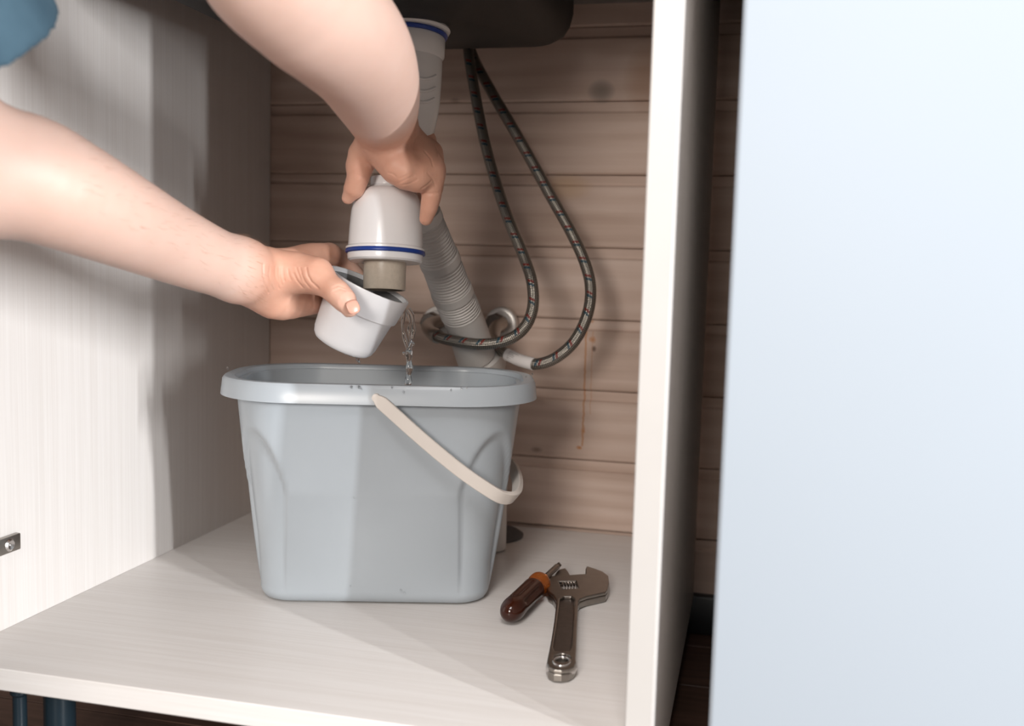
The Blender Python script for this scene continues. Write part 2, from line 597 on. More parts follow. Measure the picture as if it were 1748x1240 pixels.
# counter over the cabinets, with the sink opening
SX0, SX1, SY0, SY1 = -0.628, -0.226, -0.505, -0.105
ctr_bm = plate_bm([(-0.74, -0.66), (1.3, -0.66), (1.3, -0.003), (-0.74, -0.003)],
                  [[(SX0 + .004, SY0 + .004), (SX1 - .004, SY0 + .004), (SX1 - .004, SY1 - .004), (SX0 + .004, SY1 - .004)]],
                  lambda u_, v_, z_: (u_, v_, z_), 0.841, 0.875)
cm = bpy.data.meshes.new('countertop'); ctr_bm.to_mesh(cm); ctr_bm.free()
ctr = link('countertop', cm, plain('grey_stone_laminate', (0.20, 0.19, 0.18), 0.35, var=0.3, nscale=300))
tag(ctr, 'countertop slab above the open sink cabinet', 'countertop')

# ================================================================== NEIGHBOURING UNIT
nb = empty('kitchen_cabinet', 'closed cabinet with plain pale blue-white door right of the dark gap', 'cabinet', (0.3, -0.3, 0))
link('door', box_mesh('door', (-0.0165, -0.622, 0.03), (0.62, -0.601, 0.838), 0.0035, 4), M_DOOR, nb)
link('side_panel', box_mesh('side_panel', (-0.0145, -0.599, 0.0), (0.0045, -0.022, 0.84), 0.001, 1), M_LAM_V, nb)
link('back_panel', box_mesh('back_panel', (0.0046, -0.030, 0.03), (0.62, -0.024, 0.84)), M_LAM_V, nb)
link('side_panel', box_mesh('side_panel', (0.60, -0.599, 0.0), (0.62, -0.031, 0.84), 0.001, 1), M_LAM_V, nb)
link('bottom_panel', box_mesh('bottom_panel', (0.0046, -0.599, 0.03), (0.5999, -0.031, 0.05)), M_LAM_V, nb)

# ================================================================== SINK
def rrect(w_, d_, r, n=10):
    P = []
    for cx, cy, a0 in ((w_ / 2 - r, d_ / 2 - r, 0), (-w_ / 2 + r, d_ / 2 - r, 90), (-w_ / 2 + r, -d_ / 2 + r, 180), (w_ / 2 - r, -d_ / 2 + r, 270)):
        for i in range(n + 1):
            a = math.radians(a0 + 90 * i / n); P.append((cx + r * math.cos(a), cy + r * math.sin(a)))
    return P


DRAIN = AY(700, 50, -0.38)
sk_c = ((SX0 + SX1) / 2, (SY0 + SY1) / 2)
rows = []
for (sw, z, f) in ((1.0, 0.840, 0), (1.0, 0.800, 0), (0.985, 0.787, 0), (0.955, 0.776, 0), (0.90, 0.768, 0.0), (0.80, 0.763, 0.12), (0.5, 0.749, 0.5), (0.24, 0.735, 1.0), (0.155, 0.7305, 1.0)):
    w_, d_ = (SX1 - SX0) * sw, (SY1 - SY0) * sw
    rr = min(w_, d_) * (0.10 + 0.39 * f)
    z -= 0.008 * max(0.0, min(1.0, (0.84 - z) / 0.06)) * (1 - f)
    cx = sk_c[0] * (1 - f) + DRAIN[0] * f; cy = sk_c[1] * (1 - f) + DRAIN[1] * f
    rows.append([(cx + x, cy + y, z) for x, y in rrect(w_, d_, rr)])
vs = [q for R in rows for q in R]; n_ = len(rows[0]); m_ = len(rows)
fs = [(i * n_ + k, i * n_ + (k + 1) % n_, (i + 1) * n_ + (k + 1) % n_, (i + 1) * n_ + k) for i in range(m_ - 1) for k in range(n_)]
fs.append(tuple(range((m_ - 1) * n_, m_ * n_)))
sme = fixn(mesh('sink_bowl', vs, fs)); smooth(sme, 50)
sink = link('sink_bowl', sme, M_SINK)
sol = sink.modifiers.new('thickness', 'SOLIDIFY'); sol.thickness = 0.004; sol.offset = -1
tag(sink, 'charcoal composite sink bowl seen from below under the counter', 'sink')

# ================================================================== DRAIN PIPE from the sink
D0 = AZ(701, 46, 1.025); D1 = AZ(688, 308, 1.030)
ax = D1 - D0; LEN = np.linalg.norm(ax)
SC = 1.03 / FPX                                                       # metres per pixel at the trap
dp = empty('drain_pipe', 'white sink drain with a blue ring, running down to the trap', 'pipe', tuple(D0))
def lp(pr): return [(r * SC, h * SC) for r, h in pr]
link('flange', lathe('flange', lp([(0, 0), (66, 0), (68, 4), (66, 8), (60, 10), (0, 10)]), D0, ax), M_WHITEPIPE, dp)
link('gasket', lathe('gasket', lp([(0, 10.2), (62, 10.2), (64, 13), (62, 17), (0, 17)]), D0, ax), M_BLUE, dp, label='blue rubber ring')
link('coupling_nut', lathe('coupling_nut', lp([(0, 17), (58, 17), (60, 20), (60, 48), (56, 54), (0, 54)]), D0, ax), M_WHITEPIPE, dp)
link('pipe', lathe('pipe', lp([(0, 50), (56, 50), (57, 60), (57, 90), (56, 130), (53, 152), (49, 175), (44, 190), (32, 206), (27, 220), (24, 250), (0, 250)]), D0, ax), M_WHITEPIPE, dp)
# raised relief on the pipe
for k, (dy, rr) in enumerate(((88, 57), (108, 56.5), (126, 56))):
    x_, y_, a_ = frame_from(ax)
    pts = []
    vdir = -_fw * 0.82 + RIGHT * 0.57
    vdir = vdir - a_ * (vdir @ a_); vdir /= np.linalg.norm(vdir)
    vper = np.cross(a_, vdir)
    for q in range(7):
        t_ = -0.45 + 0.15 * q
        pts.append(D0 + a_ * (dy + 6 * math.cos(t_ * 4) + 8 * q / 6) * SC + (vdir * math.cos(t_) + vper * math.sin(t_)) * rr * SC)
    link('raised_mark', tube('raised_mark', pts, 0.0016, 0.003, 8), M_WHITEPIPE, dp)

# ================================================================== BOTTLE TRAP
T0 = AZ(662, 304, 1.030); T1 = AZ(656, 495, 1.030)
tax = T1 - T0
bt = empty('bottle_trap', 'white plastic bottle trap body with a blue ring, gripped by the upper hand', 'trap', tuple(T0))
link('trap_body', lathe('trap_body', lp([(0, 0), (28, 0), (29, 3), (29, 14), (32, 18), (40, 20), (47, 23), (53, 30), (57, 42), (60, 60), (62, 85), (63.5, 118), (66, 119.5), (67.5, 121), (67.5, 124), (0, 124)]), T0, tax, 64, 30), M_WHITE, bt)
link('sealing_ring', lathe('sealing_ring', lp([(0, 124), (66.5, 124), (67.8, 126), (67.8, 129.5), (66, 131), (0, 131)]), T0, tax, 64), M_BLUE, bt, label='dark blue sealing ring')
link('collar', lathe('collar', lp([(0, 131), (64, 131), (64.5, 133), (63.5, 141), (60, 144), (0, 144)]), T0, tax, 64), M_WHITE, bt)
link('dip_tube', lathe('dip_tube', lp([(0, 143), (36, 143), (36, 190), (35, 191.5), (31, 191.5), (31, 160), (0, 160)]), T0, tax, 48), M_TUBE, bt, label='beige stained inner dip tube')
S0 = T0 + tax * 0.33
link('side_outlet', lathe('side_outlet', lp([(0, 0), (28, 0), (28, 96), (33, 97), (33, 112), (0, 112)]), S0 + RIGHT * 4 * SC + _fw * 0.010, AZ(708, 340, 1.10) - S0, 32), M_WHITE, bt)

# ================================================================== TRAP CUP held in the lower hand
CB = AZ(582, 592, 1.030)                                               # centre of the base
CT = AZ(634, 488, 1.030)                                               # centre of the mouth
cax = (CT - CB); cax = cax / np.linalg.norm(cax)
cax = cax - _fw * 0.16; cax /= np.linalg.norm(cax)
HC = np.linalg.norm(CT - CB); sc = 1.030 / FPX
def cp(pr): return [(r * sc, h * sc) for r, h in pr]
cup = empty('trap_cup', 'white plastic trap cup tilted in the lower hand, pouring water', 'cup', tuple(CB))
link('cup_body', lathe('cup_body', cp([(0, 0), (40, 0), (48, 3), (53, 9), (56, 18), (63, 74), (64, 76), (0, 76)][:-1] + [(58, 76), (52, 20), (46, 8), (0, 6)]), CB, cax, 64, 30), M_CUP, cup)
link('cup_rim', lathe('cup_rim', cp([(63.5, 73), (67, 73.5), (68, 76), (72, 116), (71.5, 118), (67.5, 118), (66, 112), (59, 74)]), CB, cax, 64, 30), M_CUP, cup)
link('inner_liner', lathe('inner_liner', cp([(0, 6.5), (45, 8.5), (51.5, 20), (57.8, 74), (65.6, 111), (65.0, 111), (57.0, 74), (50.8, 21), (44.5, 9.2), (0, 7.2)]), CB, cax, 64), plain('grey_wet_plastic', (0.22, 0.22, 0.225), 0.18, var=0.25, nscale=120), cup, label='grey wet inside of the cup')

# water
wt = empty('poured_water', 'clear stream of water falling from the cup into the bucket', 'water', tuple(AZ(698, 560, 1.0)))
zd = 1.050
link('strand', tube('strand', [AZ(690, 526, zd), AZ(689, 540, zd), AZ(687, 556, zd), AZ(690, 575, zd), AZ(695, 592, zd), AZ(698, 604, zd)], lambda f, s: (3.0 + 0.9 * math.sin(f * 11)) * SC, 0.003, 12), M_WATER, wt)
link('strand', tube('strand', [AZ(697, 528, zd), AZ(704, 540, zd), AZ(706, 558, zd), AZ(704, 578, zd), AZ(700, 594, zd), AZ(698, 606, zd)], lambda f, s: (3.4 + 1.1 * math.sin(f * 14 + 1)) * SC, 0.003, 12), M_WATER, wt)
link('strand', tube('strand', [AZ(694, 532, zd + .004), AZ(700, 548, zd + .004), AZ(698, 566, zd), AZ(701, 584, zd), AZ(698, 600, zd)], lambda f, s: (2.6 + 1.2 * math.sin(f * 17)) * SC, 0.003, 12), M_WATER, wt)
low = AZ(697, 652, zd)
link('stream', tube('stream', [AZ(698, 598, zd), AZ(698, 612, zd), AZ(699, 632, zd), low, low + np.array([0, 0.002, -0.08]), low + np.array([0, 0.003, -0.206])], lambda f, s: (5.6 + 1.6 * math.sin(s * 420) * (0.6 + f)) * SC, 0.0025, 14), M_WATER, wt)
def drop_mesh(P, r, tall=1.0):
    bm = bmesh.new(); bmesh.ops.create_icosphere(bm, subdivisions=2, radius=r)
    for v in bm.verts: v.co.z *= tall; v.co += Vector(P)
    me = bpy.data.meshes.new('droplet'); bm.to_mesh(me); bm.free(); return smooth(me, 180)
for (x_, y_, rr, tl) in ((705, 588, 3.0, 1.3), (689, 603, 2.2, 1.2), (611, 611, 4.0, 1.7), (604, 607, 3.4, 1.0), (620, 606, 3.2, 1.1), (590, 603, 2.6, 1.2), (613, 619, 2.2, 1.5), (597, 606, 2.2, 1.2)):
    link('droplet', drop_mesh(AZ(x_, y_, 1.05 if x_ > 650 else 1.028), rr * SC, tl), M_WATER, wt)

# ================================================================== CORRUGATED DRAIN HOSE
dh = empty('drain_hose', 'pale grey corrugated drain hose slanting down behind the bucket', 'hose', tuple(AZ(760, 470, 1.14)))
HP = [AZ(708, 340, 1.10), AZ(729, 392, 1.125), AZ(752, 448, 1.16), AZ(770, 495, 1.19), AZ(793, 550, 1.23), AZ(812, 605, 1.27)]
bands = (0.10, 0.35, 0.56)
def hose_r(f, s):
    base = (29 + 7 * f) * 1.20 / FPX
    base = base * (1.0 - 0.0 * f)
    if f > 0.70: return base * 1.02
    for b_ in bands:
        if abs(f - b_) < 0.022: return base * 1.09
    return base * (1.0 + 0.06 * math.sin(2 * math.pi * s / 0.0042))
link('corrugated_tube', tube('corrugated_tube', HP, hose_r, 0.00062, 32), M_HOSE, dh)
HE = AZ(812, 604, 1.27)
link('socket_collar', lathe('socket_collar', [(0.0, 0), (0.027, 0), (0.030, 0.004), (0.030, 0.028), (0.026, 0.034), (0, 0.034)], HE + np.array([0.0015, 0.006, 0.002]), HE - AZ(798, 565, 1.24), 40), M_HOSE, dh)
EL = [HE + np.array([0.006, 0.010, -0.022]), HE + np.array([0.012, 0.012, -0.06]), HE + np.array([0.018, 0.010, -0.12]), np.array([HE[0] + 0.02, HE[1] + 0.008, ZF + 0.002])]
link('outlet_pipe', tube('outlet_pipe', EL, 0.024, 0.006, 28), M_HOSE, dh)
link('floor_collar', lathe('floor_collar', [(0, 0), (0.046, 0), (0.046, 0.002), (0.040, 0.006), (0.026, 0.010), (0, 0.010)], (AF(836, 914, ZF)[0], AF(836, 914, ZF)[1], ZF + 0.0005), (0, 0, 1), 48), M_DARKRUBBER, dh, label='dark rubber floor collar')

# ================================================================== WALL VALVES
def valve(px, py, label, arm_dir):
    P = AY(px, py, -0.002)
    v = empty('wall_valve', label, 'valve', tuple(P), 'chrome valves on the plank wall')
    link('escutcheon', lathe('escutcheon', [(0, 0), (0.0222, 0), (0.0225, 0.003), (0.0222, 0.013), (0.0212, 0.0142), (0.018, 0.0140), (0.0155, 0.0150), (0.0150, 0.0165), (0, 0.0165)], P, (0, -1, 0), 48), M_CHROME, v)
    link('valve_body', lathe('valve_body', [(0, 0.016), (0.0115, 0.016), (0.0115, 0.034), (0.0150, 0.035), (0.0150, 0.047), (0.013, 0.050), (0, 0.050)], P, (0, -1, 0), 8, 20), M_STEELDARK, v)
    return v, P


v1, P1 = valve(752, 549, 'chrome valve half hidden behind the grey drain hose', None)
v2, P2 = valve(859, 551, 'chrome wall valve in full view right of the drain hose', None)

# ================================================================== BRAIDED HOSES
HG = 'braided supply hoses under the sink'
h1 = empty('braided_hose', 'left braided steel hose, looping in front of the grey drain hose to the left valve', 'hose', tuple(AY(860, 340, -0.09)), HG)
y1 = lambda x, y, Y: AY(x, y, Y)
H1 = [y1(799, 40, -.075), y1(800, 90, -.085), y1(812, 165, -.10), y1(827, 240, -.115), y1(846, 310, -.13), y1(869, 378, -.15), y1(893, 436, -.165), y1(908, 482, -.18), y1(909, 528, -.19), y1(893, 562, -.20), y1(862, 582, -.21), y1(820, 588, -.215), y1(775, 582, -.205), y1(748, 575, -.19), y1(734, 566, -.165)]
link('braided_sleeve', tube('braided_sleeve', H1, 0.0069, 0.004, 16, uv=True), M_BRAID, h1)
link('end_fitting', tube('end_fitting', [y1(745, 574, -.188), y1(735, 567, -.166), y1(730, 558, -.125), y1(738, 551, -.085), y1(750, 549, -.052)], 0.0082, 0.004, 14), M_DULLMETAL, h1)
e1 = y1(744, 573, -.186); e2 = y1(750, 576, -.192)
link('ferrule', lathe('ferrule', [(0, -0.004), (0.0088, -0.004), (0.0092, 0), (0.0088, 0.006), (0, 0.006)], e1, e2 - e1, 24), M_DULLMETAL, h1)
h2 = empty('braided_hose', 'right braided steel hose, the wider loop with a white paper label', 'hose', tuple(AY(960, 340, -0.09)), HG)
H2 = [y1(799, 30, -.060), y1(805, 90, -.070), y1(838, 155, -.080), y1(873, 215, -.095), y1(909, 278, -.105), y1(943, 340, -.115), y1(974, 395, -.125), y1(997, 445, -.135), y1(1008, 490, -.14), y1(1003, 536, -.15), y1(981, 582, -.16), y1(947, 612, -.165), y1(912, 622, -.165), y1(882, 613, -.155), y1(856, 598, -.14), y1(843, 580, -.11)]
link('braided_sleeve', tube('braided_sleeve', H2, 0.0071, 0.004, 16, uv=True), M_BRAID, h2)
link('end_fitting', tube('end_fitting', [y1(848, 588, -.122), y1(842, 577, -.105), y1(846, 560, -.075), y1(857, 552, -.050)], 0.0085, 0.004, 14), M_DULLMETAL, h2)
lb = link('paper_label', tube('paper_label', [y1(911, 622, -.1655), y1(896, 618, -.161), y1(882, 613, -.1555), y1(866, 605.5, -.148)], 0.0079, 0.004, 20), M_LABEL, h2, label='white paper label wrapped round the hose')
# printed lines on the label (flat print, too small to read)
La, Lb = y1(872, 608, -.151), y1(889, 615.5, -.158)
ldir = (Lb - La) / np.linalg.norm(Lb - La)
for k, off in enumerate((-0.0044, -0.0026, -0.0008, 0.0010, 0.0030, 0.0044)):
    nrm = -_fw - ldir * (-_fw @ ldir); nrm /= np.linalg.norm(nrm)
    side = np.cross(ldir, nrm)
    hgt = math.sqrt(0.0079 ** 2 - off ** 2) + 0.00012
    ln = (0.95, 0.5, 0.65, 0.9, 0.95, 0.7)[k]
    a_ = La + side * off + nrm * hgt; b_ = La + (Lb - La) * ln + side * off + nrm * hgt
    link('printed_line', mesh('printed_line', [a_ - side * .0003, b_ - side * .0003, b_ + side * .0003, a_ + side * .0003], [(0, 1, 2, 3)]), M_INK, lb)

# ================================================================== BUCKET
TH = math.radians(15.5)
BO = np.array([-0.4010, -0.3020])
bc, bs = math.cos(TH), math.sin(TH)
def bw(x, y, z): return (BO[0] + bc * x - bs * y, BO[1] + bs * x + bc * y, z)
bk = empty('bucket', 'pale blue-grey plastic mop bucket standing on the cabinet floor', 'bucket', (BO[0], BO[1], ZF))
ZR = 0.366
def section(f, inset=0.0):
    w_ = 0.250 + (0.314 - 0.250) * f ** 0.85; d_ = 0.160 + (0.195 - 0.160) * f
    r = 0.036 + 0.040 * f
    return w_ - 2 * inset, d_ - 2 * inset, r - inset
NC = 24
def bucket_ring(f, z, inset=0.0, scallop=True):
    w_, d_, r = section(f, inset)
    out = []
    pts = []
    for cx, cy, a0 in ((w_ / 2 - r, d_ / 2 - r, 0), (-w_ / 2 + r, d_ / 2 - r, 90), (-w_ / 2 + r, -d_ / 2 + r, 180), (w_ / 2 - r, -d_ / 2 + r, 270)):
        for i in range(NC + 1):
            a = math.radians(a0 + 90 * i / NC)
            k = 0.0
            if scallop:
                # arched grip recess moulded into every corner
                u_ = abs((i / NC) - 0.5) * 2
                top = 0.80 - 0.34 * u_ ** 2.0
                k = max(0.0, min(1.0, (top - f) / 0.045)) * max(0.0, min(1.0, (1.0 - u_) / 0.16)) * max(0, min(1, (f + 0.25) / 0.5)) * 0.0055
                k *= max(0.0, min(1.0, f / 0.12)) ** 0.5
            out.append((cx + (r - k) * math.cos(a), cy + (r - k) * math.sin(a)))
    return [bw(x, y, z) for x, y in out]
rows = []
NB = 90
rows.append(bucket_ring(0, ZF + 0.0005, 0.030, False)); rows.append(bucket_ring(0, ZF + 0.0005, 0.010, False)); rows.append(bucket_ring(0, ZF + 0.003, 0.004, False)); rows.append(bucket_ring(0, ZF + 0.008, 0.001, False))
for i in range(NB + 1):
    f = i / NB
    rows.append(bucket_ring(f, ZF + 0.012 + (ZR - 0.006 - ZF - 0.012) * f))
n_ = len(rows[0])
for i in range(12, -1, -1):                                            # inside
    f = i / 12
    rows.append(bucket_ring(f, ZF + 0.014 + (ZR - 0.006 - ZF - 0.014) * f, 0.0062 if i else 0.012, False))
vs = [q for R in rows for q in R]; m_ = len(rows)
fs = [(i * n_ + k, i * n_ + (k + 1) % n_, (i + 1) * n_ + (k + 1) % n_, (i + 1) * n_ + k) for i in range(m_ - 1) for k in range(n_)]
fs.append(tuple(range(n_ - 1, -1, -1))); fs.append(tuple(range((m_ - 1) * n_, m_ * n_)))
link('bucket_body', smooth(mesh('bucket_body', vs, fs), 55), M_BUCKET, bk)
# rolled rim with a skirt
RW, RD, RR = 0.3425, 0.215, 0.088
def rim_ring(off, z): return [bw(x, y, z) for x, y in rrect(RW + 2 * off, RD + 2 * off, RR + off, 16)]
wi, di, ri = section(1.0, 0.0005)
inner = [bw(x, y, ZR - 0.004) for x, y in rrect(wi, di, ri, 16)]
rows = [inner, [bw(x, y, ZR - 0.001) for x, y in rrect(wi + .003, di + .003, ri + .0015, 16)], rim_ring(-0.0055, ZR), rim_ring(-0.002, ZR - 0.0008), rim_ring(0.0002, ZR - 0.004), rim_ring(0.0022, ZR - 0.0205), rim_ring(0.0005, ZR - 0.0210), rim_ring(-0.0016, ZR - 0.006), [bw(x, y, ZR - 0.007) for x, y in rrect(wi, di, ri, 16)]]
vs = [q for R in rows for q in R]; n_ = len(rows[0]); m_ = len(rows)
fs = [(i * n_ + k, i * n_ + (k + 1) % n_, ((i + 1) % m_) * n_ + (k + 1) % n_, ((i + 1) % m_) * n_ + k) for i in range(m_) for k in range(n_)]
link('rim', smooth(fixn(mesh('rim', vs, fs)), 40), M_BUCKET, bk)
# bail handle: a flat strap hanging down at the right
fy = -RD / 2 - 0.0045
strap = [(0.004, fy, ZR - 0.0125), (0.020, fy - .002, ZR - 0.026), (0.055, fy - .004, ZR - 0.056), (0.090, fy - .004, ZR - 0.084), (0.118, fy - .002, ZR - 0.1035), (0.136, fy + .006, ZR - 0.1145), (0.150, fy + 0.030, ZR - 0.1175), (0.155, 0.0, ZR - 0.118)]
full = strap + [(x, -y, z) for x, y, z in strap[-2::-1]]
P, s_ = catmull([bw(*q) for q in full], 0.004)
T, X_, Y_ = transport(P)
vs, fs = [], []
sec = [(-.0068, -.0022), (-.0060, -.0030), (.0060, -.0030), (.0068, -.0022), (.0068, .0022), (.0060, .0030), (-.0060, .0030), (-.0068, .0022)]
tiltv = np.array([bc * 0.71, bs * 0.71, 0.71])
cen = np.array(bw(0, 0, 0.30))
for i, q in enumerate(P):
    upv = np.array([bc * .63, bs * .63, .78]); upv = upv - T[i] * (upv @ T[i]); upv /= np.linalg.norm(upv)
    sd = np.cross(T[i], upv)
    e_ = 0.55 if i in (0, len(P) - 1) else 0.85 if i in (1, len(P) - 2) else 1.0
    for a, b in sec: vs.append(q + (upv * a * e_ + sd * b))
k_ = len(sec); m_ = len(P)
fs = [(i * k_ + j, i * k_ + (j + 1) % k_, (i + 1) * k_ + (j + 1) % k_, (i + 1) * k_ + j) for i in range(m_ - 1) for j in range(k_)]
fs += [tuple(range(k_)), tuple(range(m_ * k_ - 1, (m_ - 1) * k_ - 1, -1))]
link('bail_handle', smooth(fixn(mesh('bail_handle', vs, fs)), 35), M_BAIL, bk, label='off-white carrying handle hanging to the right')
for sgn in (-1, 1):
    link('pivot', lathe('pivot', [(0, -0.004), (0.0042, -0.004), (0.0042, 0.0022), (0.003, 0.0028), (0, 0.0028)], bw(0.004, sgn * (-fy) , ZR - 0.0125), (-bs * sgn, bc * sgn, 0), 20), M_BAIL, bk)
# splashes on the rim and front of the bucket
for (x_, y_, rr) in ((600, 661, 2.6), (613, 661, 3.0), (617, 664, 1.8), (669, 661, 2.2), (689, 669, 2.6), (770, 666, 2.0), (788, 663, 2.4), (797, 662, 1.6), (684, 1008, 2.0), (690, 1012, 2.0), (598, 1001, 1.6), (604, 850, 1.4), (908, 640, 3.0), (898, 643, 2.0), (388, 629, 3.0)):
    # front face of the bucket or of its rim, in bucket coordinates
    d = ray(x_, y_)
    yl = (-RD / 2 - 0.001) if 655 < y_ < 690 else None
    if yl is None:
        if y_ < 655: P_ = AF(x_, y_, ZR + 0.0002)
        else:
            z_guess = AZ(x_, y_, 1.0)[2]
            f_ = (z_guess - ZF) / (ZR - ZF); yl = -(0.160 + 0.035 * f_) / 2 - 0.0002
    if yl is not None:
        nrm = np.array([-bs, bc, 0.0]); p0 = np.array(bw(0, yl, 0.3))
        P_ = CAM + d * (((p0 - CAM) @ nrm) / (d @ nrm))
    link('splash_drop', drop_mesh(P_, rr * SC * 0.8, 1.25), M_WATER, bk)

# ================================================================== ADJUSTABLE WRENCH
wr = empty('adjustable_wrench', 'worn steel adjustable wrench lying on the cabinet floor', 'wrench', tuple(AF(960, 1050, ZF)))
def cpx(x, y): return 820 + x / 5.165, 930 + y / 5.165
def wpt(x, y, Z=ZF + 0.009):
    q = AF(*cpx(x, y), Z); return (q[0], q[1])
# centre line frame so that circles stay circles
out = [(590, 1035), (584, 1075), (600, 1112), (650, 1138), (715, 1144), (780, 1136), (828, 1108), (845, 1070), (840, 1035), (846, 950), (850, 800), (856, 650), (862, 530), (880, 505), (940, 482), (1030, 462), (1105, 445), (1122, 420), (1136, 360), (1128, 300), (1080, 262), (1000, 232), (938, 212), (926, 235), (924, 283), (880, 285), (800, 292), (640, 300), (600, 303), (578, 330), (580, 395), (600, 440), (642, 470), (668, 520), (664, 580), (650, 700), (630, 830), (606, 960)]
O2 = [wpt(*q) for q in out]
hole = [wpt(717 + 72 * math.cos(a), 1030 + 38 * math.sin(a)) for a in np.linspace(0, 2 * math.pi, 25)[:-1]]
slot = [wpt(*q) for q in ((690, 346), (840, 344), (862, 412), (720, 420))]
rec = [wpt(*q) for q in ((702, 500), (735, 482), (800, 482), (826, 500), (818, 650), (808, 800), (800, 930), (780, 968), (717, 975), (655, 968), (642, 930), (664, 800), (684, 650))]
tw = lambda u_, v_, z_: (u_, v_, z_)
bm = plate_bm(O2, [hole, slot], tw, ZF + 0.0012, ZF + 0.0085)
me1 = bpy.data.meshes.new('wrench_body'); bm.to_mesh(me1); bm.free()
def shrink(loop, k, d):
    c = np.mean(np.array(loop), 0); return loop
bm = plate_bm(O2, [hole, slot, rec], tw, ZF + 0.0085, ZF + 0.0125)
me2 = bpy.data.meshes.new('wrench_rim'); bm.to_mesh(me2); bm.free()
wb = link('wrench_body', join_mesh('wrench_body', [me1, me2]), M_STEEL, wr)
bmod = wb.modifiers.new('bevel', 'BEVEL'); bmod.width = 0.0014; bmod.segments = 3; bmod.limit_method = 'ANGLE'; bmod.angle_limit = math.radians(50)
bm = plate_bm([(a, b) for a, b in rec], [], tw, ZF + 0.0080, ZF + 0.0090)
me3 = bpy.data.meshes.new('handle_recess'); bm.to_mesh(me3); bm.free()
link('handle_recess', me3, M_STEELDARK, wr, label='darker recessed panel along the handle')
bm = plate_bm([wpt(*q) for q in ((648, 292), (668, 250), (690, 226), (748, 214), (772, 240), (798, 288), (798, 300), (648, 304))], [], tw, ZF + 0.0016, ZF + 0.0100)
me4 = bpy.data.meshes.new('sliding_jaw'); bm.to_mesh(me4); bm.free()
sj = link('sliding_jaw', me4, M_STEEL, wr)
bmod = sj.modifiers.new('bevel', 'BEVEL'); bmod.width = 0.001; bmod.segments = 2
# worm screw in its slot
wa = np.array([*wpt(705, 382), ZF + 0.0075]); wz = np.array([*wpt(848, 378), ZF + 0.0075])
L_ = np.linalg.norm(wz - wa)
ws = link('worm_screw', lathe('worm_screw', [(0, 0), (0.0052, 0), (0.0052, L_), (0, L_)], wa, wz - wa, 24, 25), M_BLADE, wr, label='dark adjusting screw in its slot')
for k in range(5):
    h = L_ * (0.10 + 0.18 * k)
    link('thread', lathe('thread', [(0.0048, h), (0.0076, h + L_ * 0.02), (0.0076, h + L_ * 0.06), (0.0048, h + L_ * 0.08)], wa, wz - wa, 28, 25), M_BRIGHT, ws, label='bright thread of the screw')
ha = [AF(*cpx(717 + 74 * math.cos(a), 1031 + 40 * math.sin(a)), ZF + 0.0126) for a in np.linspace(0, 2 * math.pi, 33)]
link('hanging_eye', tube('hanging_eye', ha, 0.0011, 0.002, 8, caps=False), M_BRIGHT, wr, label='bright rim of the hanging hole')
ea = [AF(*cpx(*q), ZF + 0.0075) for q in ((606, 1062), (616, 1096), (658, 1120), (715, 1127), (772, 1119), (814, 1094), (826, 1058))]
link('end_highlight', tube('end_highlight', ea, lambda f, s: 0.0052 * (0.5 + 0.5 * math.sin(math.pi * f)), 0.002, 14), M_HIGHLIGHT, wr, label='bright strip imitating a highlight on the handle end')  # paler crescent stands in for light reflected off the rounded end

# ================================================================== SCREWDRIVER
def spt(px, py, Z): return AF(px, py, Z)
sd = empty('screwdriver', 'screwdriver with a dark amber fluted handle beside the wrench', 'screwdriver', tuple(spt(890, 1035, ZF)))
A0 = spt(866, 1050, ZF + 0.0135); A1 = spt(924, 993, ZF + 0.0140); A2 = spt(956, 963, ZF + 0.0150)
sa = A1 - A0; SL = np.linalg.norm(sa)
RG = 0.0128
pr = [(0, 0), (0.35, 0.002), (0.62, 0.0055), (0.83, 0.0125), (0.95, 0.021), (1.0, 0.032), (1.0, 0.40), (0.98, 0.62), (0.93, 0.71)]
def grip(prof_, fl, n=48):
    x_, y_, a_ = frame_from(sa)
    vs, fs = [], []
    for r, h in prof_:
        for k in range(n):
            t = 2 * math.pi * k / n
            rr = r * RG * (1 - fl(h) * (0.5 + 0.5 * math.cos(6 * t)) ** 2)
            vs.append(A0 + a_ * h + (x_ * math.cos(t) + y_ * math.sin(t)) * rr)
    m = len(prof_)
    fs = [(i * n + k, i * n + (k + 1) % n, (i + 1) * n + (k + 1) % n, (i + 1) * n + k) for i in range(m - 1) for k in range(n)]
    fs += [tuple(range(n - 1, -1, -1)), tuple(range((m - 1) * n, m * n))]
    return smooth(fixn(mesh('grip', vs, fs)), 50)
hs = np.linspace(0.02, SL * 0.74, 24)
prof_ = [(0.05, 0), (0.35, 0.0009), (0.62, 0.0032), (0.80, 0.0065), (0.93, 0.0115), (0.985, 0.0165)] + [(1.0, h) for h in hs]
link('grip', grip(prof_, lambda h: 0.16 * max(0, min(1, (h - 0.022) / 0.008)) * max(0, min(1, (SL * 0.72 - h) / 0.006))), M_BROWNGRIP, sd)
link('collar', lathe('collar', [(0, SL * 0.735), (RG * 0.78, SL * 0.74), (RG * 0.74, SL * 0.80), (RG * 0.80, SL * 0.86), (RG * 1.0, SL * 0.90), (RG * 1.0, SL * 0.95), (RG * 0.85, SL * 0.985), (RG * 0.3, SL * 0.99), (0, SL * 0.99)], A0, sa, 36), M_AMBER, sd, label='clear amber collar of the handle')
link('shaft', lathe('shaft', [(0, 0), (0.0036, 0), (0.0036, np.linalg.norm(A2 - A1) * 0.86), (0, np.linalg.norm(A2 - A1) * 0.86)], A1 - sa * 0.02, A2 - A1, 20), M_STEEL, sd)
tl = np.linalg.norm(A2 - A1)
